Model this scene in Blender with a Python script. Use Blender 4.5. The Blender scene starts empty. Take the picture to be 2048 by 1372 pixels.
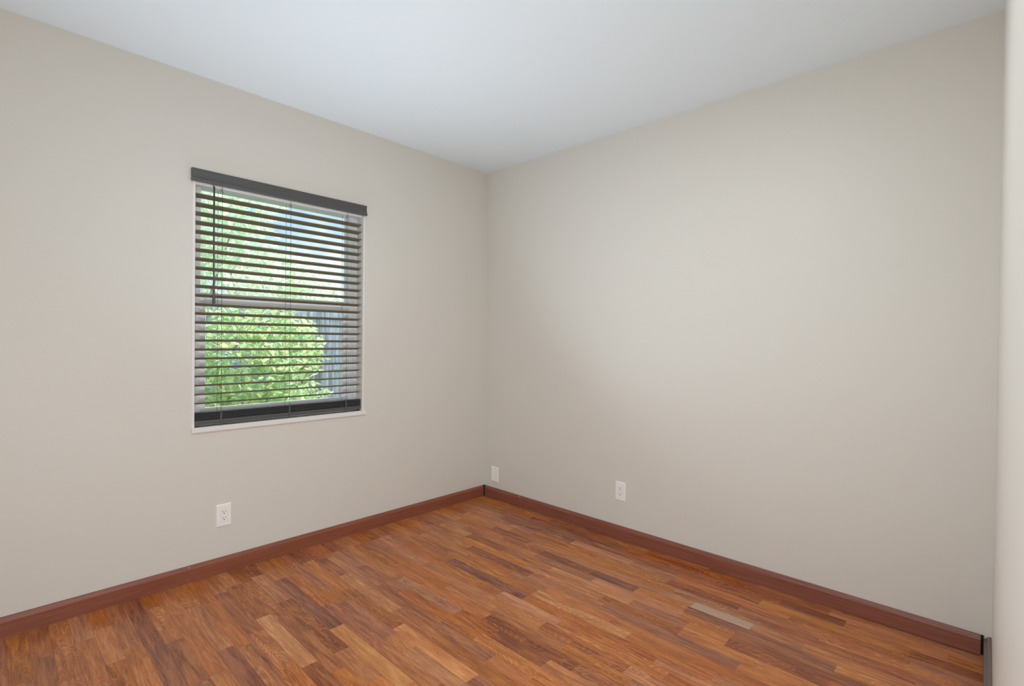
import bpy, bmesh, math, random
from mathutils import Vector, Matrix, Quaternion

scene = bpy.context.scene
col = scene.collection
random.seed(7)

# ------------------------------------------------------------------ camera
F_PX = 1004.128
SX, SY = 19.147, 3.4145
CAM = Vector((-2.6663, -2.8740, 1.2133))
YAW, PITCH, ROLL = 0.75190, -0.0096, 0.0116
fw = Vector((math.cos(PITCH) * math.cos(YAW), math.cos(PITCH) * math.sin(YAW), math.sin(PITCH)))
r0 = Vector((math.sin(YAW), -math.cos(YAW), 0))
u0 = r0.cross(fw)
rr = r0 * math.cos(ROLL) + u0 * math.sin(ROLL)
uu = -r0 * math.sin(ROLL) + u0 * math.cos(ROLL)
cam_data = bpy.data.cameras.new('camera')
cam = bpy.data.objects.new('camera', cam_data)
col.objects.link(cam)
M = Matrix((rr, uu, -fw)).transposed().to_4x4()
M.translation = CAM
cam.matrix_world = M
cam_data.sensor_fit = 'HORIZONTAL'
cam_data.sensor_width = 36.0
cam_data.lens = F_PX / 2048 * 36.0
cam_data.shift_x = -SX / 2048
cam_data.shift_y = SY / 2048
cam_data.clip_start = 0.005
cam_data.clip_end = 200
scene.camera = cam

# ------------------------------------------------------------------ view + world + lights
vs = scene.view_settings
vs.view_transform = 'Standard'
vs.look = 'None'
vs.gamma = 1.0
vs.use_curve_mapping = False
vs.exposure = 0.0
scene.cycles.use_denoising = True
scene.cycles.max_bounces = 12
scene.cycles.diffuse_bounces = 8
scene.cycles.transparent_max_bounces = 16
scene.cycles.sample_clamp_indirect = 6.0

world = bpy.data.worlds.new('sky')
scene.world = world
world.use_nodes = True
wt = world.node_tree
wt.nodes.clear()
w_out = wt.nodes.new('ShaderNodeOutputWorld')
w_bg = wt.nodes.new('ShaderNodeBackground')
w_tc = wt.nodes.new('ShaderNodeTexCoord')
w_no = wt.nodes.new('ShaderNodeTexNoise')
w_no.inputs['Scale'].default_value = 5.0
w_no.inputs['Detail'].default_value = 5.0
w_ra = wt.nodes.new('ShaderNodeValToRGB')
w_ra.color_ramp.elements[0].position = 0.40
w_ra.color_ramp.elements[0].color = (0.36, 0.62, 0.86, 1)
w_ra.color_ramp.elements[1].position = 0.60
w_ra.color_ramp.elements[1].color = (0.90, 0.97, 1.0, 1)
wt.links.new(w_tc.outputs['Generated'], w_no.inputs['Vector'])
wt.links.new(w_no.outputs['Fac'], w_ra.inputs['Fac'])
wt.links.new(w_ra.outputs['Color'], w_bg.inputs['Color'])
w_bg.inputs['Strength'].default_value = 1.25
wt.links.new(w_bg.outputs[0], w_out.inputs[0])

def add_light(name, kind, loc, energy, color, direction=None, **kw):
    d = bpy.data.lights.new(name, kind)
    d.energy = energy
    d.color = color
    for k, v in kw.items():
        setattr(d, k, v)
    o = bpy.data.objects.new(name, d)
    col.objects.link(o)
    o.location = loc
    if direction is not None:
        o.rotation_euler = Vector(direction).to_track_quat('-Z', 'Y').to_euler()
    return o

SUN_TO = Vector((0.80, 0.30, 0.95)).normalized()
add_light('sun', 'SUN', (5, 3, 8), 8.0, (1.0, 0.96, 0.90), -SUN_TO, angle=0.01)
COOL = (0.905, 0.99, 1.05)
# added fill lamp at the made-up side window, out of view
add_light('side_fill', 'AREA', (-3.86, -1.35, 1.25), 3.5, COOL, (1, -0.1, -0.25),
          shape='RECTANGLE', size=1.5, size_y=1.2)
# added lamp inside the room under the sill, standing in for garden bounce
add_light('under_sill_fill', 'AREA', (-1.50, -0.26, 0.72), 12.0, (0.86, 1.0, 1.14), (-0.1, -1, 1.0),
          shape='RECTANGLE', size=0.85, size_y=0.5, spread=2.5)
# added fill lamps in the doorway behind the camera, aimed into the room
add_light('doorway_fill', 'AREA', (-2.6, -2.99, 0.60), 22.0, COOL, (0.8, 1, -0.75),
          shape='RECTANGLE', size=0.78, size_y=1.0)
add_light('doorway_upper_fill', 'AREA', (-2.6, -2.99, 1.50), 11.0, COOL, (1.0, 0.8, 1.0),
          shape='RECTANGLE', size=0.78, size_y=1.0)
ADDED_LAMP = (-1.55, -1.90)
add_light('added_ceiling_fill', 'AREA', (ADDED_LAMP[0], ADDED_LAMP[1], 2.425), 12.0, COOL, (0, 0, -1), shape='DISK', size=0.30)  # added overhead fill, source out of view

# ------------------------------------------------------------------ materials
def s2l(c):
    c = c / 255.0
    return c / 12.92 if c <= 0.04045 else ((c + 0.055) / 1.055) ** 2.4
def rgb(r, g, b):
    return (s2l(r), s2l(g), s2l(b), 1)

def mat(name, color, rough=0.5, spec=0.5, **kw):
    m = bpy.data.materials.new(name)
    m.use_nodes = True
    b = m.node_tree.nodes['Principled BSDF']
    b.inputs['Base Color'].default_value = color
    b.inputs['Roughness'].default_value = rough
    b.inputs['Specular IOR Level'].default_value = spec
    for k, v in kw.items():
        b.inputs[k].default_value = v
    return m

def nodes(m):
    return m.node_tree.nodes, m.node_tree.links, m.node_tree.nodes['Principled BSDF']

def bumpy(m, scale, strength, dist=0.001, detail=3):
    n, l, b = nodes(m)
    tc = n.new('ShaderNodeTexCoord')
    no = n.new('ShaderNodeTexNoise')
    no.inputs['Scale'].default_value = scale
    no.inputs['Detail'].default_value = detail
    bp = n.new('ShaderNodeBump')
    bp.inputs['Strength'].default_value = strength
    bp.inputs['Distance'].default_value = dist
    l.new(tc.outputs['Object'], no.inputs['Vector'])
    l.new(no.outputs['Fac'], bp.inputs['Height'])
    l.new(bp.outputs['Normal'], b.inputs['Normal'])
    return m

M_wall = bumpy(mat('beige_wall_paint', rgb(220, 216, 207), 0.45, 0.35), 220, 0.12)
M_ceil = bumpy(mat('white_ceiling_paint', rgb(232, 242, 247), 0.55, 0.3), 160, 0.25)
M_vinyl = mat('white_vinyl', rgb(248, 248, 251), 0.35)
M_sill = mat('white_sill_paint', rgb(232, 229, 224), 0.4)
M_plate = mat('white_plastic', rgb(246, 245, 240), 0.35)
M_slot = mat('dark_slot', rgb(40, 38, 36), 0.6)
M_blind = mat('charcoal_blind', rgb(82, 81, 80), 0.42)
M_slat = mat('olive_grey_slat', rgb(146, 138, 116), 0.8, 0.15)
M_cord = mat('dark_cord', rgb(88, 84, 70), 0.7)
M_gap_shade = mat('painted_gap_shade', rgb(30, 26, 26), 0.9)  # shadow of the baseboard corner gaps put into a dark colour
M_putty = mat('pale_putty', rgb(225, 205, 180), 0.6)
M_metal = mat('brushed_metal', rgb(150, 148, 145), 0.35, Metallic=0.9)

def glass_mat():
    m = bpy.data.materials.new('window_glass')
    m.use_nodes = True
    n, l = m.node_tree.nodes, m.node_tree.links
    n.clear()
    o = n.new('ShaderNodeOutputMaterial')
    mx = n.new('ShaderNodeMixShader')
    t = n.new('ShaderNodeBsdfTransparent')
    t.inputs['Color'].default_value = (0.96, 0.98, 0.97, 1)
    g = n.new('ShaderNodeBsdfGlossy')
    g.inputs['Roughness'].default_value = 0.02
    fr = n.new('ShaderNodeFresnel')
    fr.inputs['IOR'].default_value = 1.3
    l.new(fr.outputs[0], mx.inputs[0])
    l.new(t.outputs[0], mx.inputs[1])
    l.new(g.outputs[0], mx.inputs[2])
    l.new(mx.outputs[0], o.inputs[0])
    return m
M_glass = glass_mat()

def leaf_mat(name, c1, c2):
    m = bpy.data.materials.new(name)
    m.use_nodes = True
    n, l = m.node_tree.nodes, m.node_tree.links
    n.clear()
    o = n.new('ShaderNodeOutputMaterial')
    mx = n.new('ShaderNodeMixShader')
    mx.inputs[0].default_value = 0.5
    d = n.new('ShaderNodeBsdfDiffuse')
    t = n.new('ShaderNodeBsdfTranslucent')
    at = n.new('ShaderNodeAttribute')
    at.attribute_name = 'tint'
    ra = n.new('ShaderNodeValToRGB')
    ra.color_ramp.elements[0].color = c1
    ra.color_ramp.elements[1].color = c2
    l.new(at.outputs['Fac'], ra.inputs['Fac'])
    l.new(ra.outputs['Color'], d.inputs['Color'])
    l.new(ra.outputs['Color'], t.inputs['Color'])
    l.new(d.outputs[0], mx.inputs[1])
    l.new(t.outputs[0], mx.inputs[2])
    l.new(mx.outputs[0], o.inputs[0])
    return m
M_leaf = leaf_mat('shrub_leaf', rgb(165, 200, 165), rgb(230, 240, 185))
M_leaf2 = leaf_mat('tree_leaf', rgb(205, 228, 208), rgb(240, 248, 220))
M_bark = bumpy(mat('bark', rgb(165, 155, 140), 0.9), 30, 0.6, 0.01)
M_soil = bumpy(mat('garden_soil', rgb(170, 165, 145), 0.95), 20, 0.5, 0.02)

def fence_mat():
    m = mat('weathered_fence_wood', rgb(150, 152, 158), 0.85, 0.2)
    n, l, b = nodes(m)
    tc = n.new('ShaderNodeTexCoord')
    mp = n.new('ShaderNodeMapping')
    mp.inputs['Scale'].default_value = (9, 9, 0.7)
    no = n.new('ShaderNodeTexNoise')
    no.inputs['Scale'].default_value = 2.5
    no.inputs['Detail'].default_value = 6
    ra = n.new('ShaderNodeValToRGB')
    ra.color_ramp.elements[0].position = 0.35
    ra.color_ramp.elements[0].color = rgb(150, 154, 168)
    ra.color_ramp.elements[1].position = 0.7
    ra.color_ramp.elements[1].color = rgb(222, 228, 240)
    l.new(tc.outputs['Object'], mp.inputs[0])
    l.new(mp.outputs[0], no.inputs['Vector'])
    l.new(no.outputs['Fac'], ra.inputs[0])
    l.new(ra.outputs[0], b.inputs['Base Color'])
    return m
M_fence = fence_mat()

def baseboard_mat(name, axis, c1, c2):
    m = mat(name, c1, 0.38, 0.5)
    n, l, b = nodes(m)
    tc = n.new('ShaderNodeTexCoord')
    mp = n.new('ShaderNodeMapping')
    mp.inputs['Scale'].default_value = (1.2, 60, 60) if axis == 'x' else (60, 1.2, 60)
    no = n.new('ShaderNodeTexNoise')
    no.inputs['Scale'].default_value = 3.0
    no.inputs['Detail'].default_value = 5
    no.inputs['Roughness'].default_value = 0.65
    ra = n.new('ShaderNodeValToRGB')
    ra.color_ramp.elements[0].position = 0.3
    ra.color_ramp.elements[0].color = c1
    ra.color_ramp.elements[1].position = 0.72
    ra.color_ramp.elements[1].color = c2
    l.new(tc.outputs['Object'], mp.inputs[0])
    l.new(mp.outputs[0], no.inputs['Vector'])
    l.new(no.outputs['Fac'], ra.inputs[0])
    l.new(ra.outputs[0], b.inputs['Base Color'])
    return m
BB1, BB2 = rgb(124, 66, 48), rgb(154, 92, 68)
M_bbx = baseboard_mat('mahogany_baseboard_x', 'x', BB1, BB2)
M_bbn = baseboard_mat('grey_brown_baseboard', 'x', rgb(98, 84, 80), rgb(128, 112, 106))  # grazing sheen on the near board put into a greyer colour
M_bby = baseboard_mat('mahogany_baseboard_y', 'y', rgb(120, 66, 52), rgb(150, 93, 74))

def floor_mat():
    m = mat('cherry_strip_laminate', rgb(150, 95, 60), 0.3, 0.5)
    n, l, b = nodes(m)
    def N(t, **kw):
        x = n.new(t)
        for k, v in kw.items():
            setattr(x, k, v)
        return x
    def math_(op, a, c=None, clamp=False):
        x = N('ShaderNodeMath', operation=op, use_clamp=clamp)
        for i, v in enumerate((a, c)):
            if v is None:
                continue
            if isinstance(v, (int, float)):
                x.inputs[i].default_value = v
            else:
                l.new(v, x.inputs[i])
        return x.outputs[0]
    tone = N('ShaderNodeAttribute', attribute_name='tone').outputs['Fac']
    seed = N('ShaderNodeAttribute', attribute_name='seed').outputs['Fac']
    pale = N('ShaderNodeAttribute', attribute_name='pale').outputs['Fac']
    uv = N('ShaderNodeUVMap', uv_map='piece').outputs[0]        # u across strip 0..1, v along in metres
    sp = N('ShaderNodeSeparateXYZ')
    l.new(uv, sp.inputs[0])
    U, V = sp.outputs[0], sp.outputs[1]
    # piece-local 3-D coordinate: across (m), along (m), seed
    cb = N('ShaderNodeCombineXYZ')
    l.new(math_('MULTIPLY', U, 0.0614), cb.inputs[0])
    l.new(V, cb.inputs[1])
    l.new(math_('MULTIPLY', seed, 37.0), cb.inputs[2])
    P = cb.outputs[0]
    def noise(scale, sc, detail, rough=0.55, dist=0.0):
        mp = N('ShaderNodeMapping')
        mp.inputs['Scale'].default_value = sc
        l.new(P, mp.inputs[0])
        no = N('ShaderNodeTexNoise')
        no.inputs['Scale'].default_value = scale
        no.inputs['Detail'].default_value = detail
        no.inputs['Roughness'].default_value = rough
        no.inputs['Distortion'].default_value = dist
        l.new(mp.outputs[0], no.inputs['Vector'])
        return no.outputs['Fac']
    streak = noise(1.0, (110, 7, 1), 5, 0.65, 0.9)
    broad = noise(1.0, (24, 3.2, 1), 2, 0.5, 1.2)
    pores = noise(1.0, (420, 60, 1), 2, 0.6)
    # cathedral rings: distance-like field run through a sine
    ring_f = noise(1.0, (16, 3.4, 1), 1.0, 0.4, 0.25)
    rings = math_('SINE', math_('MULTIPLY', ring_f, 130.0))
    rings = math_('ADD', math_('MULTIPLY', rings, 0.5), 0.5)
    rings = math_('POWER', rings, 3.0)
    ringmask = math_('MULTIPLY', math_('SUBTRACT', math_('FRACT', math_('MULTIPLY', seed, 7.31)), 0.35, True), 2.2, True)
    # value
    v = math_('ADD', tone, math_('MULTIPLY', math_('SUBTRACT', broad, 0.5), 0.75))
    v = math_('ADD', v, math_('MULTIPLY', math_('SUBTRACT', streak, 0.5), 1.0))
    v = math_('ADD', v, math_('MULTIPLY', math_('SUBTRACT', pores, 0.5), 0.35))
    v = math_('SUBTRACT', v, math_('MULTIPLY', math_('MULTIPLY', math_('SUBTRACT', 0.6, rings), ringmask), 0.2), True)
    ra = N('ShaderNodeValToRGB')
    cr = ra.color_ramp
    cr.elements[0].position = 0.0
    cr.elements[0].color = rgb(102, 54, 38)
    cr.elements[1].position = 1.0
    cr.elements[1].color = rgb(220, 156, 98)
    for p, c in ((0.22, rgb(134, 73, 46)), (0.5, rgb(172, 103, 59)), (0.75, rgb(197, 126, 73))):
        e = cr.elements.new(p)
        e.color = c
    l.new(v, ra.inputs[0])
    # per-piece hue drift (redder / greyer)
    hs = N('ShaderNodeHueSaturation')
    l.new(ra.outputs[0], hs.inputs['Color'])
    hr = math_('FRACT', math_('MULTIPLY', seed, 13.7))
    l.new(math_('ADD', 0.496, math_('MULTIPLY', hr, 0.008)), hs.inputs['Hue'])
    sr = math_('FRACT', math_('MULTIPLY', seed, 5.13))
    l.new(math_('ADD', 0.93, math_('MULTIPLY', sr, 0.14)), hs.inputs['Saturation'])
    # worn pale piece
    mxp = N('ShaderNodeMix', data_type='RGBA')
    l.new(math_('MULTIPLY', pale, 0.75), mxp.inputs['Factor'])
    l.new(hs.outputs[0], mxp.inputs['A'])
    mxp.inputs['B'].default_value = rgb(182, 158, 140)
    # dark joint lines at piece edges
    du = math_('MULTIPLY', math_('MINIMUM', U, math_('SUBTRACT', 1.0, U)), 0.0614)
    line = math_('SUBTRACT', 1.0, math_('DIVIDE', du, 0.0011), True)
    mxl = N('ShaderNodeMix', data_type='RGBA')
    l.new(math_('MULTIPLY', line, 0.45), mxl.inputs['Factor'])
    l.new(mxp.outputs['Result'], mxl.inputs['A'])
    mxl.inputs['B'].default_value = rgb(62, 32, 26)
    l.new(mxl.outputs['Result'], b.inputs['Base Color'])
    ro = math_('ADD', 0.27, math_('MULTIPLY', pores, 0.12))
    l.new(ro, b.inputs['Roughness'])
    bp = N('ShaderNodeBump')
    bp.inputs['Strength'].default_value = 0.12
    bp.inputs['Distance'].default_value = 0.0006
    l.new(math_('SUBTRACT', pores, line), bp.inputs['Height'])
    l.new(bp.outputs[0], b.inputs['Normal'])
    return m
M_floor = floor_mat()

# ------------------------------------------------------------------ mesh helpers
def bm_obj(name, bm, material, parent=None, smooth=False):
    me = bpy.data.meshes.new(name)
    bmesh.ops.recalc_face_normals(bm, faces=bm.faces)
    bm.to_mesh(me)
    bm.free()
    if smooth:
        for p in me.polygons:
            p.use_smooth = True
    me.materials.append(material)
    o = bpy.data.objects.new(name, me)
    col.objects.link(o)
    if parent is not None:
        o.parent = parent
        o.matrix_parent_inverse = Matrix.Translation(parent.matrix_world.translation).inverted() if parent.parent is None else Matrix.Translation(parent['_loc'] if '_loc' in parent else (0, 0, 0)).inverted()
    return o

def box(bm, x0, x1, y0, y1, z0, z1, bevel=0.0, seg=2):
    r = bmesh.ops.create_cube(bm, size=1.0)
    vs_ = r['verts']
    for v in vs_:
        v.co = Vector(((x0 + x1) / 2 + v.co.x * (x1 - x0), (y0 + y1) / 2 + v.co.y * (y1 - y0), (z0 + z1) / 2 + v.co.z * (z1 - z0)))
    if bevel > 0:
        es = list({e for v in vs_ for e in v.link_edges})
        bmesh.ops.bevel(bm, geom=es, offset=bevel, segments=seg, affect='EDGES', profile=0.7)

def tube(bm, pts, rad, n=8, cap=True):
    """round tube through points; rad number or list"""
    pts = [Vector(p) for p in pts]
    rings = []
    for i, p in enumerate(pts):
        d = (pts[min(i + 1, len(pts) - 1)] - pts[max(i - 1, 0)]).normalized()
        a = d.cross(Vector((0, 1, 0)) if abs(d.y) < 0.9 else Vector((1, 0, 0))).normalized()
        b = d.cross(a)
        r = rad[i] if isinstance(rad, (list, tuple)) else rad
        rings.append([bm.verts.new(p + (a * math.cos(2 * math.pi * k / n) + b * math.sin(2 * math.pi * k / n)) * r) for k in range(n)])
    for i in range(len(rings) - 1):
        for k in range(n):
            bm.faces.new((rings[i][k], rings[i][(k + 1) % n], rings[i + 1][(k + 1) % n], rings[i + 1][k]))
    if cap:
        bm.faces.new(rings[0][::-1])
        bm.faces.new(rings[-1])

def prism(bm, prof, place, a0, a1):
    """extrude 2-D profile from a0 to a1; place(u, w, a) -> xyz"""
    A = [bm.verts.new(place(u, w, a0)) for u, w in prof]
    B = [bm.verts.new(place(u, w, a1)) for u, w in prof]
    n = len(prof)
    for k in range(n):
        bm.faces.new((A[k], A[(k + 1) % n], B[(k + 1) % n], B[k]))
    bm.faces.new(A[::-1])
    bm.faces.new(B)

def tag(o, label=None, cat=None, group=None, kind=None):
    if label: o['label'] = label
    if cat: o['category'] = cat
    if group: o['group'] = group
    if kind: o['kind'] = kind
    return o

def empty(name, loc, label=None, cat=None, group=None, kind=None):
    o = bpy.data.objects.new(name, None)
    col.objects.link(o)
    o.location = loc
    o.matrix_world = Matrix.Translation(loc)
    o.empty_display_size = 0.05
    return tag(o, label, cat, group, kind)

def part(name, bm, material, parent, smooth=False, label=None):
    """mesh built in world coordinates, parented keeping its place"""
    me_o = bm_obj(name, bm, material, None, smooth)
    # find the world offset of the parent chain (translations only)
    off = Vector((0, 0, 0))
    p = parent
    while p is not None:
        off += p.location
        p = p.parent
    me_o.data.transform(Matrix.Translation(-off))
    me_o.parent = parent
    if label: me_o['label'] = label
    return me_o

# ------------------------------------------------------------------ room shell
HC = 2.5            # ceiling height
LS = 2.8925         # length of the right wall
XW = -3.90          # west wall
OX0, OX1, OZ0, OZ1 = -1.970, -1.040, 0.735, 2.035   # window opening
DX0, DX1, DZ = -3.02, -2.17, 2.06                    # doorway in the near wall
HY = -4.30          # hall back wall

bm = bmesh.new()
WT = 0.16
box(bm, XW - WT, OX0, 0, WT, -0.2, HC)
box(bm, OX1, WT, 0, WT, -0.2, HC)
box(bm, OX0, OX1, 0, WT, -0.2, OZ0)
box(bm, OX0, OX1, 0, WT, OZ1, HC)
tag(bm_obj('wall_left', bm, M_wall), 'beige painted wall with the window and blinds', 'wall', kind='structure')
bm = bmesh.new()
box(bm, 0, WT, -LS - 1.6, 0, -0.2, HC)
tag(bm_obj('wall_right', bm, M_wall), 'long plain beige wall to the right of the far corner', 'wall', kind='structure')

# near wall (thin strip at the photo's right edge), a hair out of square
bm = bmesh.new()
sk = 0.004
def q(x, y): return y + sk * x
prof = [(0.0, -LS), (DX1, -LS + sk * DX1), (DX1, -LS - 0.12), (0.0, -LS - 0.12)]
A = [bm.verts.new((x, y, -0.2)) for x, y in prof]
B = [bm.verts.new((x, y, HC)) for x, y in prof]
for k in range(4):
    bm.faces.new((A[k], A[(k + 1) % 4], B[(k + 1) % 4], B[k]))
bm.faces.new(A[::-1]); bm.faces.new(B)
box(bm, XW, DX0, -LS - 0.12, -LS - 0.01, -0.2, HC)
box(bm, DX0, DX1, -LS - 0.12, -LS - 0.012, DZ, HC)
tag(bm_obj('wall_near', bm, M_wall), 'beige wall sliver at the right edge of the photo', 'wall', kind='structure')

bm = bmesh.new()   # west wall with the added window's opening
wy0, wy1, wz0, wz1 = -2.12, -0.58, 0.73, 1.97
box(bm, XW - WT, XW, HY, wy0, -0.2, HC)
box(bm, XW - WT, XW, wy1, 0, -0.2, HC)
box(bm, XW - WT, XW, wy0, wy1, -0.2, wz0)
box(bm, XW - WT, XW, wy0, wy1, wz1, HC)
tag(bm_obj('wall_far_left', bm, M_wall), 'beige side wall left of the camera', 'wall', kind='structure')
bm = bmesh.new()
box(bm, XW - WT, WT, HY - 0.12, HY, -0.2, HC)
tag(bm_obj('wall_hall', bm, M_wall), 'beige hallway wall behind the doorway', 'wall', kind='structure')

bm = bmesh.new()
box(bm, XW - WT, WT, HY - 0.12, WT, HC, HC + 0.15)
tag(bm_obj('ceiling', bm, M_ceil), 'smooth white ceiling', 'ceiling', kind='structure')

# unseen window added in the west wall to go with the side fill
w2 = empty('added_side_window', (XW, -1.35, wz0), 'added unseen white side window left of the camera', 'window', kind='structure')
bm = bmesh.new()
for (a, b_, c, d) in ((wy0, wy0 + .05, wz0, wz1), (wy1 - .05, wy1, wz0, wz1), (wy0 + .05, wy1 - .05, wz0, wz0 + .05), (wy0 + .05, wy1 - .05, wz1 - .05, wz1)):
    box(bm, XW - .12, XW - .06, a, b_, c, d)
part('window_frame', bm, M_vinyl, w2)  # frame of the added side window
bm = bmesh.new()
box(bm, XW - .095, XW - .09, wy0 + .05, wy1 - .05, wz0 + .05, wz1 - .05)
part('pane', bm, M_glass, w2)

# ------------------------------------------------------------------ floor: one mesh of strip pieces
SW = 0.0614
X_REF = -0.46
manual = {}   # strip index -> list of (y_top, y_bottom, tone, pale)
def mp_(i, y0, y1, t, pale=0, sd=None): manual.setdefault(i, []).append((y0, y1, 0.52 + (t - 0.52) * 0.62, pale, sd))
mp_(19, -0.29, -0.885, .14); mp_(19, -0.885, -1.40, .88)
mp_(28, -0.475, -1.0, .16); mp_(25, -0.717, -1.25, .16); mp_(23, -0.233, -0.69, .30)
mp_(22, -0.20, -0.587, .45, 0, .93); mp_(22, -0.587, -1.045, .90); mp_(22, -1.045, -1.45, .22)
mp_(21, -0.75, -1.15, .40); mp_(17, -0.72, -1.10, .32); mp_(16, -0.62, -1.067, .45, 0, .93)
mp_(16, -1.067, -1.537, .90); mp_(16, -1.537, -1.9, .3); mp_(20, -0.517, -1.05, .28)
mp_(15, -1.23, -1.70, .34); mp_(14, -1.167, -1.50, .22); mp_(12, -1.395, -1.67, .12)
mp_(4, -1.59, -2.20, .24); mp_(3, -1.55, -1.94, .42, 0, .93); mp_(3, -1.94, -2.4, .78); mp_(2, -1.94, -2.11, .8)
mp_(-1, -1.886, -2.145, .75, 1); mp_(0, -1.015, -1.36, .16); mp_(0, -1.36, -1.626, .06)
mp_(0, -1.88, -2.468, .22); mp_(0, -2.468, -2.85, .85); mp_(6, -1.288, -1.80, .92)
mp_(7, -0.72, -1.288, .12); mp_(2, -2.11, -2.47, .24); mp_(1, -2.11, -2.6, .28); mp_(-6, -2.17, -2.43, .18)
mp_(-4, -0.45, -1.05, .25); mp_(-5, -0.25, -0.9, .28); mp_(-6, -0.6, -1.35, .22); mp_(-5, -0.9, -1.7, .3)
pieces = []
rnd = random.Random(11)
i0 = int(math.floor((X_REF - 0.12) / SW)) - 3
for i in range(-9, 60):
    x1 = X_REF - SW * i
    x0 = x1 - SW
    x1c = min(x1, 0.0); x0c = max(x0, XW)
    if x1c - x0c < 0.001: continue
    cuts = sorted(manual.get(i, []), key=lambda t: -t[0])
    def fill(ya, yb):
        y = ya
        first = True
        while y - yb > 1e-4:
            ln = rnd.uniform(0.24, 0.56)
            if first: ln *= rnd.uniform(0.5, 1.0); first = False
            if y - ln - yb < 0.16: ln = y - yb
            t = rnd.choice((.36, .46, .52, .56, .58, .62, .68, .54, .6)) + rnd.uniform(-.06, .06)
            pieces.append((x0c, x1c, x0, y - ln, y, t, 0, rnd.random()))
            y -= ln
    y = 0.0
    for (ya, yb, t, pl, sd) in cuts:
        if ya < y - 0.01: fill(y, ya)
        pieces.append((x0c, x1c, x0, yb, min(ya, y), t, pl, sd if sd else rnd.random()))
        y = yb
    fill(y, HY)
me = bpy.data.meshes.new('floor')
verts, faces = [], []
for k, (a, b_, xr, ya, yb, t, pl, sd) in enumerate(pieces):
    verts += [(a, ya, 0), (b_, ya, 0), (b_, yb, 0), (a, yb, 0)]
    faces.append((4 * k, 4 * k + 1, 4 * k + 2, 4 * k + 3))
me.from_pydata(verts, [], faces)
uvl = me.uv_layers.new(name='piece')
at_t = me.attributes.new('tone', 'FLOAT', 'FACE')
at_s = me.attributes.new('seed', 'FLOAT', 'FACE')
at_p = me.attributes.new('pale', 'FLOAT', 'FACE')
for k, (a, b_, xr, ya, yb, t, pl, sd) in enumerate(pieces):
    at_t.data[k].value = t; at_s.data[k].value = sd; at_p.data[k].value = pl
    for li, (x, y) in enumerate(((a, ya), (b_, ya), (b_, yb), (a, yb))):
        uvl.data[4 * k + li].uv = ((x - xr) / SW, y - ya)
me.materials.append(M_floor)
fl = bpy.data.objects.new('floor', me)
col.objects.link(fl)
tag(fl, 'reddish brown three-strip wood laminate floor', 'floor', kind='structure')
bm = bmesh.new()
box(bm, XW - WT, WT, HY - 0.12, WT, -0.2, -0.004)
tag(bm_obj('trim_1', bm, M_soil), 'slab under the floor', 'slab', kind='structure')

# ------------------------------------------------------------------ baseboards
BH = 0.081
PROF = [(0.0015, 0.0), (0.0015, BH), (0.0045, BH), (0.0075, BH - .002), (0.0140, BH - .0155), (0.0146, BH - .018), (0.0146, 0.0)]
REAR = [(0.0015, 0.0), (0.0015, BH), (0.0045, BH), (0.0065, BH - .001), (0.0065, 0.0)]
# window wall: boards meet in a seam at x = -1.985
bl = empty('baseboard_left', (-1.5, -0.008, 0), 'mahogany baseboard under the window wall', 'baseboard', kind='structure')
pl_ = lambda u, w, a: (a, -u, w)
bm = bmesh.new()
prism(bm, PROF, pl_, -1.9845, -0.020)
part('board', bm, M_bbx, bl)
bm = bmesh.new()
prism(bm, REAR, pl_, -0.020, -0.0015)  # dark filler strip standing in for the shadow between the boards
part('gap_shade_strip', bm, M_gap_shade, bl, label='dark strip painted as shade in the corner gap')
bm = bmesh.new()
prism(bm, PROF, pl_, XW + .001, -1.9851)
part('board', bm, M_bbx, bl)
for (x, z, s) in ((-1.980, 0.073, .0032), (-0.615, 0.070, .0022), (-1.986, 0.018, .0018)):
    bm = bmesh.new()
    y = -0.0085 if z > .066 else -.0146
    bmesh.ops.create_icosphere(bm, subdivisions=1, radius=s, matrix=Matrix.Translation((x, y - .001, z)))
    part('filler_spot', bm, M_putty, bl, label='pale speck of filler')
# right wall: seam at y = -0.388; the near end is lifted off the floor a little
br = empty('baseboard_right', (-0.008, -1.5, 0), 'mahogany baseboard along the long right wall', 'baseboard', kind='structure')
def lifted(prof, y0, y1, lift0, lift1, bm):
    A = [bm.verts.new((-u, y0, w + (lift0 if w == 0 else 0))) for u, w in prof]
    B = [bm.verts.new((-u, y1, w + (lift1 if w == 0 else 0))) for u, w in prof]
    n = len(prof)
    for k in range(n):
        bm.faces.new((A[k], A[(k + 1) % n], B[(k + 1) % n], B[k]))
    bm.faces.new(A[::-1]); bm.faces.new(B)
bm = bmesh.new()
lifted(PROF, -0.020, -0.3874, 0, 0, bm)
part('board', bm, M_bby, br)
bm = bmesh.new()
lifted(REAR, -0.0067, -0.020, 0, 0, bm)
part('gap_shade_strip', bm, M_gap_shade, br, label='dark strip painted as shade in the far corner gap')
bm = bmesh.new()
YE = -LS + 0.031
lifted(PROF, -0.3886, -2.35, 0, 0.0005, bm)
lifted(PROF, -2.35, YE, 0.0005, 0.0042, bm)
part('board', bm, M_bby, br)
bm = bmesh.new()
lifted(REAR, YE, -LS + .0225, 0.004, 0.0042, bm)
part('gap_shade_strip', bm, M_gap_shade, br, label='dark strip painted as shade in the near corner gap')
bm = bmesh.new()
box(bm, -.0125, -.0095, -0.3885, -0.3865, .068, .0795)
part('filler_spot', bm, M_putty, br, label='pale chip at the seam')
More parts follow.
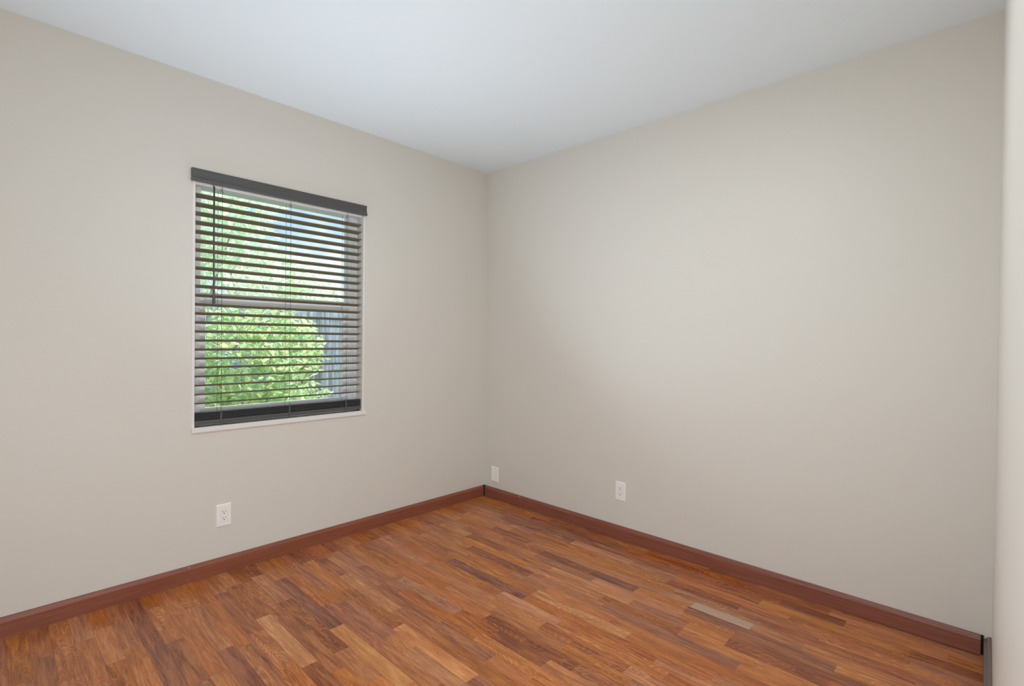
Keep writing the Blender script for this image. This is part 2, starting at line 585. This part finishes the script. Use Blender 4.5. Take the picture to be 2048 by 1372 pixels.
# near wall
bn = empty('baseboard_near', (-1.0, -LS + .01, 0), 'baseboard on the wall sliver at the right edge', 'baseboard', kind='structure')
PN = [(0.0005, 0.0), (0.0005, BH), (0.006, BH), (0.010, BH - .002), (0.0215, BH - .0145), (0.022, BH - .018), (0.022, 0.0)]
bm = bmesh.new()
prism(bm, PN, lambda u, w, a: (a, -LS + sk * a + u, w), DX1 - 0.0, -0.0015)
part('board', bm, M_bbn, bn)
# hidden-side boards
bm = bmesh.new()
prism(bm, PROF, lambda u, w, a: (XW + u, a, w), -LS + .02, -0.015)
tag(bm_obj('baseboard_far_left', bm, M_bby), 'mahogany baseboard along the side wall left of the camera', 'baseboard', kind='structure')

# ------------------------------------------------------------------ window
win = empty('window_1', (-1.504, 0.1, OZ0), 'white single-hung vinyl window behind the dark blinds', 'window', kind='structure')
lx0, lx1 = -1.958, -1.052     # inner faces of the jamb liner
bm = bmesh.new()              # jamb liner (white reveal)
box(bm, OX0, lx0, -0.0015, 0.075, OZ0 + .02, OZ1)
box(bm, lx1, OX1, -0.0015, 0.075, OZ0 + .02, OZ1)
box(bm, lx0, lx1, -0.0015, 0.075, OZ1 - .010, OZ1)
part('jamb_liner', bm, M_sill, win)
bm = bmesh.new()              # sill
box(bm, OX0 - .001, OX1 + .012, -0.010, 0.0, OZ0 - .002, OZ0 + .024, .003)
box(bm, OX0, OX1, 0.0, 0.075, OZ0, OZ0 + .022)
part('window_sill', bm, M_sill, win)
# main frame
fz0, fz1 = OZ0 + .022, OZ1 - .010
gx0, gx1 = -1.915, -1.105     # upper glass edges
bm = bmesh.new()
box(bm, OX0, gx0, 0.075, 0.150, fz0, OZ1, .003)
box(bm, gx1, OX1, 0.075, 0.150, fz0, OZ1, .003)
box(bm, gx0, gx1, 0.075, 0.150, 1.972, OZ1, .003)
box(bm, gx0, gx1, 0.075, 0.150, fz0, fz0 + .035, .003)
# balance tracks: ridges on the right and left jambs
for x in (-1.076, -1.090):
    box(bm, x - .003, x + .003, 0.068, 0.076, fz0, 1.98)
for x in (-1.934,):
    box(bm, x - .003, x + .003, 0.068, 0.076, fz0, 1.98)
part('window_frame', bm, M_vinyl, win)
# upper pane
bm = bmesh.new()
box(bm, gx0, gx1, 0.132, 0.136, 1.40, 1.975)
part('pane', bm, M_glass, win)
# lower sash
sx0, sx1 = -1.923, -1.098
px0, px1 = -1.889, -1.132
pz0, pz1 = 0.842, 1.386
bm = bmesh.new()
box(bm, sx0, px0, 0.088, 0.118, fz0 + .01, 1.435, .003)
box(bm, px1, sx1, 0.088, 0.118, fz0 + .01, 1.435, .003)
box(bm, px0, px1, 0.088, 0.118, fz0 + .01, pz0, .004)
sash = part('lower_sash', bm, M_vinyl, win)
bm = bmesh.new()
box(bm, px0, px1, 0.086, 0.118, pz1, 1.437, .003)
box(bm, px0, px1, 0.081, 0.088, 1.400, 1.408, .002)
box(bm, gx0, gx1, 0.118, 0.148, 1.395, 1.440, .003)
part('meeting_rail', bm, M_vinyl, win)
bm = bmesh.new()
box(bm, px0, px1, 0.102, 0.106, pz0, pz1)
part('pane', bm, M_glass, sash)
bm = bmesh.new()              # tilt latch on the right stile
box(bm, -1.120, -1.104, 0.078, 0.089, 1.085, 1.145, .004)
box(bm, -1.116, -1.108, 0.070, 0.080, 1.10, 1.13, .003)
part('sash_latch', bm, M_vinyl, sash)

# ------------------------------------------------------------------ venetian blind
blind = empty('venetian_blind', (-1.504, 0.03, 1.976), 'charcoal wooden venetian blind, slats open, hanging in the white window', 'blind')
vx0, vx1 = -1.977, -1.038
VP = [(0.000, 1.976), (0.0230, 1.976), (0.0240, 1.979), (0.0240, 1.985), (0.0205, 1.990), (0.0165, 2.000), (0.0150, 2.012), (0.0158, 2.024), (0.0175, 2.032), (0.0165, 2.037), (0.000, 2.037)]
bm = bmesh.new()
prism(bm, VP, lambda u, w, a: (a, -u - .0005, w), vx0, vx1)
valance = part('valance', bm, M_blind, blind)
bm = bmesh.new()
box(bm, -1.955, -1.055, 0.010, 0.064, 1.968, 2.022, .002)
part('headrail', bm, M_vinyl, blind, label='white headrail under the valance')
TILT = math.radians(14)
SLW = 0.050
Y_IN = 0.014
def slat_bm(z, x0=-1.953, x1=-1.051, tilt=TILT, y_in=Y_IN):
    """crowned slat; inner edge at z, outer edge lower"""
    bm = bmesh.new()
    n = 6
    top, bot = [], []
    for k in range(n + 1):
        t = k / n
        crown = 0.0022 * (1 - (2 * t - 1) ** 2)
        th = 0.0014 * (1 if 0 < k < n else 0.55)
        u = t * SLW
        for lst, h in ((top, crown + th), (bot, crown - th)):
            yy = y_in + u * math.cos(tilt) + h * math.sin(tilt)
            zz = z - u * math.sin(tilt) + h * math.cos(tilt)
            lst.append((yy, zz))
    prof = [(y, zz) for y, zz in top] + [(y, zz) for y, zz in reversed(bot)]
    prism(bm, prof, lambda u, w, a: (a, u, w), x0, x1)
    return bm
first = part('slat', slat_bm(1.924), M_slat, blind)
for k in range(1, 24):
    o = first.copy()
    col.objects.link(o)
    o.parent = blind
    o.location = (random.uniform(-.0008, .0008), 0, -0.0454 * k)
# collapsed stack above the bottom rail
for k in range(7):
    bm = slat_bm(0.795 + 0.0056 * k, tilt=math.radians(1.5 + .3 * k), y_in=0.012 + random.uniform(-.002, .002))
    part('slat', bm, M_blind, blind, label='charcoal slat resting in the stack at the bottom')
bm = bmesh.new()
box(bm, -1.954, -1.050, 0.011, 0.062, 0.768, 0.790, .004)
part('bottom_rail', bm, M_blind, blind)
for x in (-1.836, -1.492, -1.152):
    bm = bmesh.new()
    tube(bm, [(x, 0.0105, 1.985), (x, 0.0105, 0.785)], 0.0011, 6)
    tube(bm, [(x - .004, 0.0655, 1.985), (x - .004, 0.0655, 0.785)], 0.0009, 6)
    for k in range(24):
        z = 1.924 - .0454 * k
        tube(bm, [(x, 0.0105, z - .003), (x - .002, 0.0655, z - .016)], 0.0006, 4)
    # knot where the ladder leaves the headrail, clip at the bottom rail
    tube(bm, [(x - .006, .008, 1.962), (x - .010, .007, 1.950), (x - .003, .006, 1.940), (x + .003, .007, 1.951), (x - .004, .008, 1.960)], .0011, 6)
    part('ladder_cord', bm, M_cord, blind)
    bm = bmesh.new()
    box(bm, x - .0045, x + .0045, .0085, .013, .766, .832, .001)
    part('cord_clip', bm, M_blind, blind)
bm = bmesh.new()
tube(bm, [(-1.878, -0.006, 1.966), (-1.878, -0.006, 1.60), (-1.877, -0.006, 1.46), (-1.877, -0.006, 1.39), (-1.877, -0.006, 1.375)], [.0042, .0042, .0044, .0075, .0070], 10)
tube(bm, [(-1.878, -0.006, 1.966), (-1.878, 0.004, 1.975), (-1.878, 0.012, 1.972)], .002, 6)
part('tilt_wand', bm, M_blind, blind, smooth=True)
bm = bmesh.new()
box(bm, -1.058, -1.051, 0.02, 0.045, 0.758, 0.768)
part('hold_down_clip', bm, M_metal, blind)

# ------------------------------------------------------------------ wall plates
def to_wall(side, c, z):
    """maps plate-local (u across, h up, d out of wall) to world"""
    if side == 'left':
        return lambda u, h, d: (c + u, -d, z + h)
    return lambda u, h, d: (-d, c - u, z + h)
def lbox(bm, f, u0, u1, h0, h1, d0, d1, bevel=0.0):
    a, b_ = f(u0, h0, d0), f(u1, h1, d1)
    box(bm, min(a[0], b_[0]), max(a[0], b_[0]), min(a[1], b_[1]), max(a[1], b_[1]), min(a[2], b_[2]), max(a[2], b_[2]), bevel)
def plate_bm(f, w, h, recess=None):
    """plate with sloped rim; optional opening rim"""
    bm = bmesh.new()
    loops = []
    for (iw, ih, d) in ((w / 2, h / 2, 0.0), (w / 2, h / 2, .002), (w / 2 - .0035, h / 2 - .0035, .0058)):
        loops.append([bm.verts.new(f(su * iw, sh * ih, d)) for su, sh in ((-1, -1), (1, -1), (1, 1), (-1, 1))])
    if recess:
        rw, rh, rd = recess
        for (iw, ih, d) in ((rw / 2, rh / 2, .0058), (rw / 2, rh / 2, rd)):
            loops.append([bm.verts.new(f(su * iw, sh * ih, d)) for su, sh in ((-1, -1), (1, -1), (1, 1), (-1, 1))])
    for a, b_ in zip(loops, loops[1:]):
        for k in range(4):
            bm.faces.new((a[k], a[(k + 1) % 4], b_[(k + 1) % 4], b_[k]))
    bm.faces.new(loops[-1])
    return bm
def outlet(side, c, z, label):
    f = to_wall(side, c, z)
    o = empty('wall_outlet', f(0, 0, 0), label, 'outlet', 'white electrical outlets')
    part('cover_plate', plate_bm(f, .070, .114, (.0345, .068, .0035)), M_plate, o)
    bm = bmesh.new()
    lbox(bm, f, -.0165, .0165, -.0332, .0332, .0036, .0072, .0012)
    rec = part('receptacle', bm, M_plate, o)
    for h in (.0170, -.0150):
        for u, hh in ((-.0062, .0085), (.0062, .0068)):
            bm = bmesh.new()
            lbox(bm, f, u - .0011, u + .0011, h - hh / 2 + .003, h + hh / 2 + .003, .0070, .00735)
            part('slot', bm, M_slot, rec)
        bm = bmesh.new()
        pts = []
        for k in range(12):
            a = math.pi * 2 * k / 12
            pts.append((.0027 * math.cos(a), h - .0075 + .0027 * math.sin(a)))
        A = [bm.verts.new(f(u, hh, .0070)) for u, hh in pts]
        B = [bm.verts.new(f(u, hh, .00735)) for u, hh in pts]
        for k in range(12):
            bm.faces.new((A[k], A[(k + 1) % 12], B[(k + 1) % 12], B[k]))
        bm.faces.new(B); bm.faces.new(A[::-1])
        part('ground_hole', bm, M_slot, rec)
    for h in (.0485, -.0485):
        bm = bmesh.new()
        pts = [(.0028 * math.cos(math.pi * k / 5), h + .0028 * math.sin(math.pi * k / 5)) for k in range(10)]
        A = [bm.verts.new(f(u, hh, .0056)) for u, hh in pts]
        B = [bm.verts.new(f(u, hh, .0064)) for u, hh in pts]
        for k in range(10):
            bm.faces.new((A[k], A[(k + 1) % 10], B[(k + 1) % 10], B[k]))
        bm.faces.new(B); bm.faces.new(A[::-1])
        part('screw', bm, M_plate, o)
    return o
outlet('left', -1.8245, 0.2945, 'white duplex outlet low on the wall below the window')
outlet('right', -1.2265, 0.2915, 'white duplex outlet low on the long right wall')
f = to_wall('right', -0.118, 0.184)
bm = plate_bm(f, .076, .112)
lbox(bm, f, -.0165, .0165, -.0335, .0335, .0050, .0066, .0006)
tag(bm_obj('blank_wall_plate', bm, M_plate), 'blank white wall plate on the right wall, close to the far corner', 'wall plate')

# ------------------------------------------------------------------ added ceiling lamp (unseen, above and behind the frame)
lamp = empty('added_ceiling_lamp', (ADDED_LAMP[0], ADDED_LAMP[1], HC), 'added unseen round flush white ceiling lamp near the doorway', 'lamp')
bm = bmesh.new()
bmesh.ops.create_cone(bm, cap_ends=True, segments=40, radius1=.165, radius2=.165, depth=.02, matrix=Matrix.Translation((ADDED_LAMP[0], ADDED_LAMP[1], HC - .0105)))
part('added_lamp_base', bm, M_vinyl, lamp)
M_glow = mat('added_lamp_glow', (1, 1, 1, 1), 0.5)
gb = M_glow.node_tree.nodes['Principled BSDF']
gb.inputs['Emission Color'].default_value = (1.0, 0.955, 0.90, 1)
gb.inputs['Emission Strength'].default_value = 1.5
bm = bmesh.new()
R_ = .155
rings = []
for j in range(7):
    a = math.pi / 2 * j / 6
    rings.append([bm.verts.new((ADDED_LAMP[0] + R_ * math.cos(a) * math.cos(2 * math.pi * k / 40), ADDED_LAMP[1] + R_ * math.cos(a) * math.sin(2 * math.pi * k / 40), HC - .021 - .045 * math.sin(a))) for k in range(40)] if j < 6 else [bm.verts.new((ADDED_LAMP[0], ADDED_LAMP[1], HC - .066))])
for j in range(5):
    for k in range(40):
        bm.faces.new((rings[j][k], rings[j][(k + 1) % 40], rings[j + 1][(k + 1) % 40], rings[j + 1][k]))
for k in range(40):
    bm.faces.new((rings[5][k], rings[5][(k + 1) % 40], rings[6][0]))
bm.faces.new(rings[0][::-1])
part('added_lamp_shade', bm, M_glow, lamp, smooth=True)

# ------------------------------------------------------------------ outside
GZ = -0.25
bm = bmesh.new()
bmesh.ops.create_grid(bm, x_segments=40, y_segments=40, size=1)
for v in bm.verts:
    v.co = Vector((v.co.x * 14 + 1, v.co.y * 8 + 8.17, GZ + 0.03 * math.sin(v.co.x * 40) * math.cos(v.co.y * 31)))
for v in bm.verts:
    v.co.y = max(v.co.y, 0.17)
tag(bm_obj('ground', bm, M_soil, smooth=True), 'pale garden ground outside the window', 'ground', kind='structure')

# fence
fence = empty('board_fence', (0.6, 4.0, GZ), 'weathered grey board fence behind the shrub outside the window', 'fence')
rf = random.Random(3)
x = -2.6
n_b = 0
proto_boards = []
while x < 4.4:
    w = 0.138 + rf.uniform(-.004, .004)
    h = 1.90 + rf.uniform(-.012, .012)
    bm = bmesh.new()
    box(bm, x, x + w, 4.0, 4.018, GZ + .03, GZ + h, .002, 1)
    part('fence_board', bm, M_fence, fence)
    x += w + 0.006 + rf.uniform(0, .004)
for px in (-1.86, 0.58, 3.02):
    bm = bmesh.new()
    box(bm, px - .045, px + .045, 3.90, 3.995, GZ - .1, GZ + 1.86, .004, 1)
    part('fence_post', bm, M_fence, fence)
for z in (0.80, 1.52, 0.02):
    bm = bmesh.new()
    box(bm, -2.6, 4.4, 3.955, 3.998, z - .045, z + .045, .003, 1)
    part('fence_rail', bm, M_fence, fence)

def foliage(name, parent, blobs, n, size, material, seed):
    r = random.Random(seed)
    tot = sum(b[3] * b[4] * b[5] for b in blobs)
    verts, faces, tint = [], [], []
    for (cx, cy, cz, rx, ry, rz) in blobs:
        k = max(20, int(n * rx * ry * rz / tot))
        for _ in range(k):
            d = Vector((r.gauss(0, 1), r.gauss(0, 1), r.gauss(0, 1))).normalized()
            rad = r.uniform(.35, 1) ** .5
            wob = 1 + .22 * math.sin(d.x * 7 + d.z * 5 + seed) * math.cos(d.y * 6 + seed)
            p = Vector((cx + d.x * rx * rad * wob, cy + d.y * ry * rad * wob, cz + d.z * rz * rad * wob))
            if p.z < GZ + .02 or p.y < .30: continue
            L = size * r.uniform(.6, 1.3)
            W = L * .42
            ax = (Vector((r.gauss(0, 1), r.gauss(0, 1), r.gauss(-.2, .7)))).normalized()
            sd = ax.cross(Vector((r.gauss(0, 1), r.gauss(0, 1), r.gauss(0, 1)))).normalized()
            nn = ax.cross(sd)
            b = len(verts)
            verts += [tuple(p), tuple(p + ax * L * .35 + sd * W * .5 + nn * W * .12), tuple(p + ax * L * .72 + sd * W * .38 + nn * W * .1), tuple(p + ax * L),
                      tuple(p + ax * L * .72 - sd * W * .38 + nn * W * .1), tuple(p + ax * L * .35 - sd * W * .5 + nn * W * .12), tuple(p + ax * L * .55)]
            faces += [(b, b + 1, b + 2, b + 6), (b + 2, b + 3, b + 4, b + 6), (b + 4, b + 5, b, b + 6)]
            t = r.random()
            tint += [t, t, t]
    me = bpy.data.meshes.new(name)
    off = parent.location
    me.from_pydata([(v[0] - off.x, v[1] - off.y, v[2] - off.z) for v in verts], [], faces)
    at = me.attributes.new('tint', 'FLOAT', 'FACE')
    at.data.foreach_set('value', tint)
    me.materials.append(material)
    o = bpy.data.objects.new(name, me)
    col.objects.link(o)
    o.parent = parent
    return o

def stems(parent, base, tips, r0, r1, seed):
    r = random.Random(seed)
    bm = bmesh.new()
    for t in tips:
        b = Vector(base); t = Vector(t)
        mid = b.lerp(t, .5) + Vector((r.uniform(-.08, .08), r.uniform(-.08, .08), .06))
        tube(bm, [b, b.lerp(mid, .6), mid, mid.lerp(t, .5), t], [r0, r0 * .85, r0 * .6, r0 * .45, r1], 7)
    part('stem', bm, M_bark, parent, smooth=True)

sh1 = empty('garden_shrub', (-0.95, 2.3, GZ), 'yellow-green leafy shrub close outside the lower left window', 'shrub')
foliage('foliage', sh1, [(-1.0, 2.35, .95, .62, .45, .62), (-.62, 2.5, .35, .75, .45, .42), (-1.35, 2.3, .45, .45, .4, .7), (-.55, 2.6, 1.20, .42, .35, .35)], 5200, .085, M_leaf, 1)
stems(sh1, (-0.95, 2.35, GZ - .02), [(-1.2, 2.3, .9), (-.7, 2.4, 1.1), (-.5, 2.5, .6), (-1.0, 2.4, 1.2), (-1.4, 2.3, .5)], .022, .006, 1)
sh2 = empty('garden_shrub', (0.0, 3.45, GZ), 'smaller shrub nearer the fence post, right of the big shrub', 'shrub')
foliage('foliage', sh2, [(-.06, 3.45, 1.02, .36, .22, .40), (-.18, 3.45, .42, .34, .22, .30)], 2200, .085, M_leaf, 2)
stems(sh2, (0.0, 3.45, GZ - .02), [(.1, 3.45, .9), (-.15, 3.45, .6), (.05, 3.45, 1.3)], .018, .005, 2)
tr1 = empty('garden_tree', (-0.9, 5.6, GZ), 'pale green tree rising beyond the fence, left upper window', 'tree')
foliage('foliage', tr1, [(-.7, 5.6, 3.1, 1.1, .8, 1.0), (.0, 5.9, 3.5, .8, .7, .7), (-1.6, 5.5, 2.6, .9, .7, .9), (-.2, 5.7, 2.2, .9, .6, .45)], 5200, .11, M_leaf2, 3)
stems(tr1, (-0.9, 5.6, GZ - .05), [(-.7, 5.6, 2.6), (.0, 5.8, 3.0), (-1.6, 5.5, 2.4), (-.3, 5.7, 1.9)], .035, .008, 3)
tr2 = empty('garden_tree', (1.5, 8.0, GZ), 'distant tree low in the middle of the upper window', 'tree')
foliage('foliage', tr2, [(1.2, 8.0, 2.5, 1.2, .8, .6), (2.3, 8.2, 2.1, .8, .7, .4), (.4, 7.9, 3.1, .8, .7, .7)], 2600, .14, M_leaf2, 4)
stems(tr2, (1.4, 8.0, GZ - .05), [(1.2, 8.0, 2.4), (2.2, 8.1, 2.0), (.5, 7.9, 2.8)], .05, .01, 4)
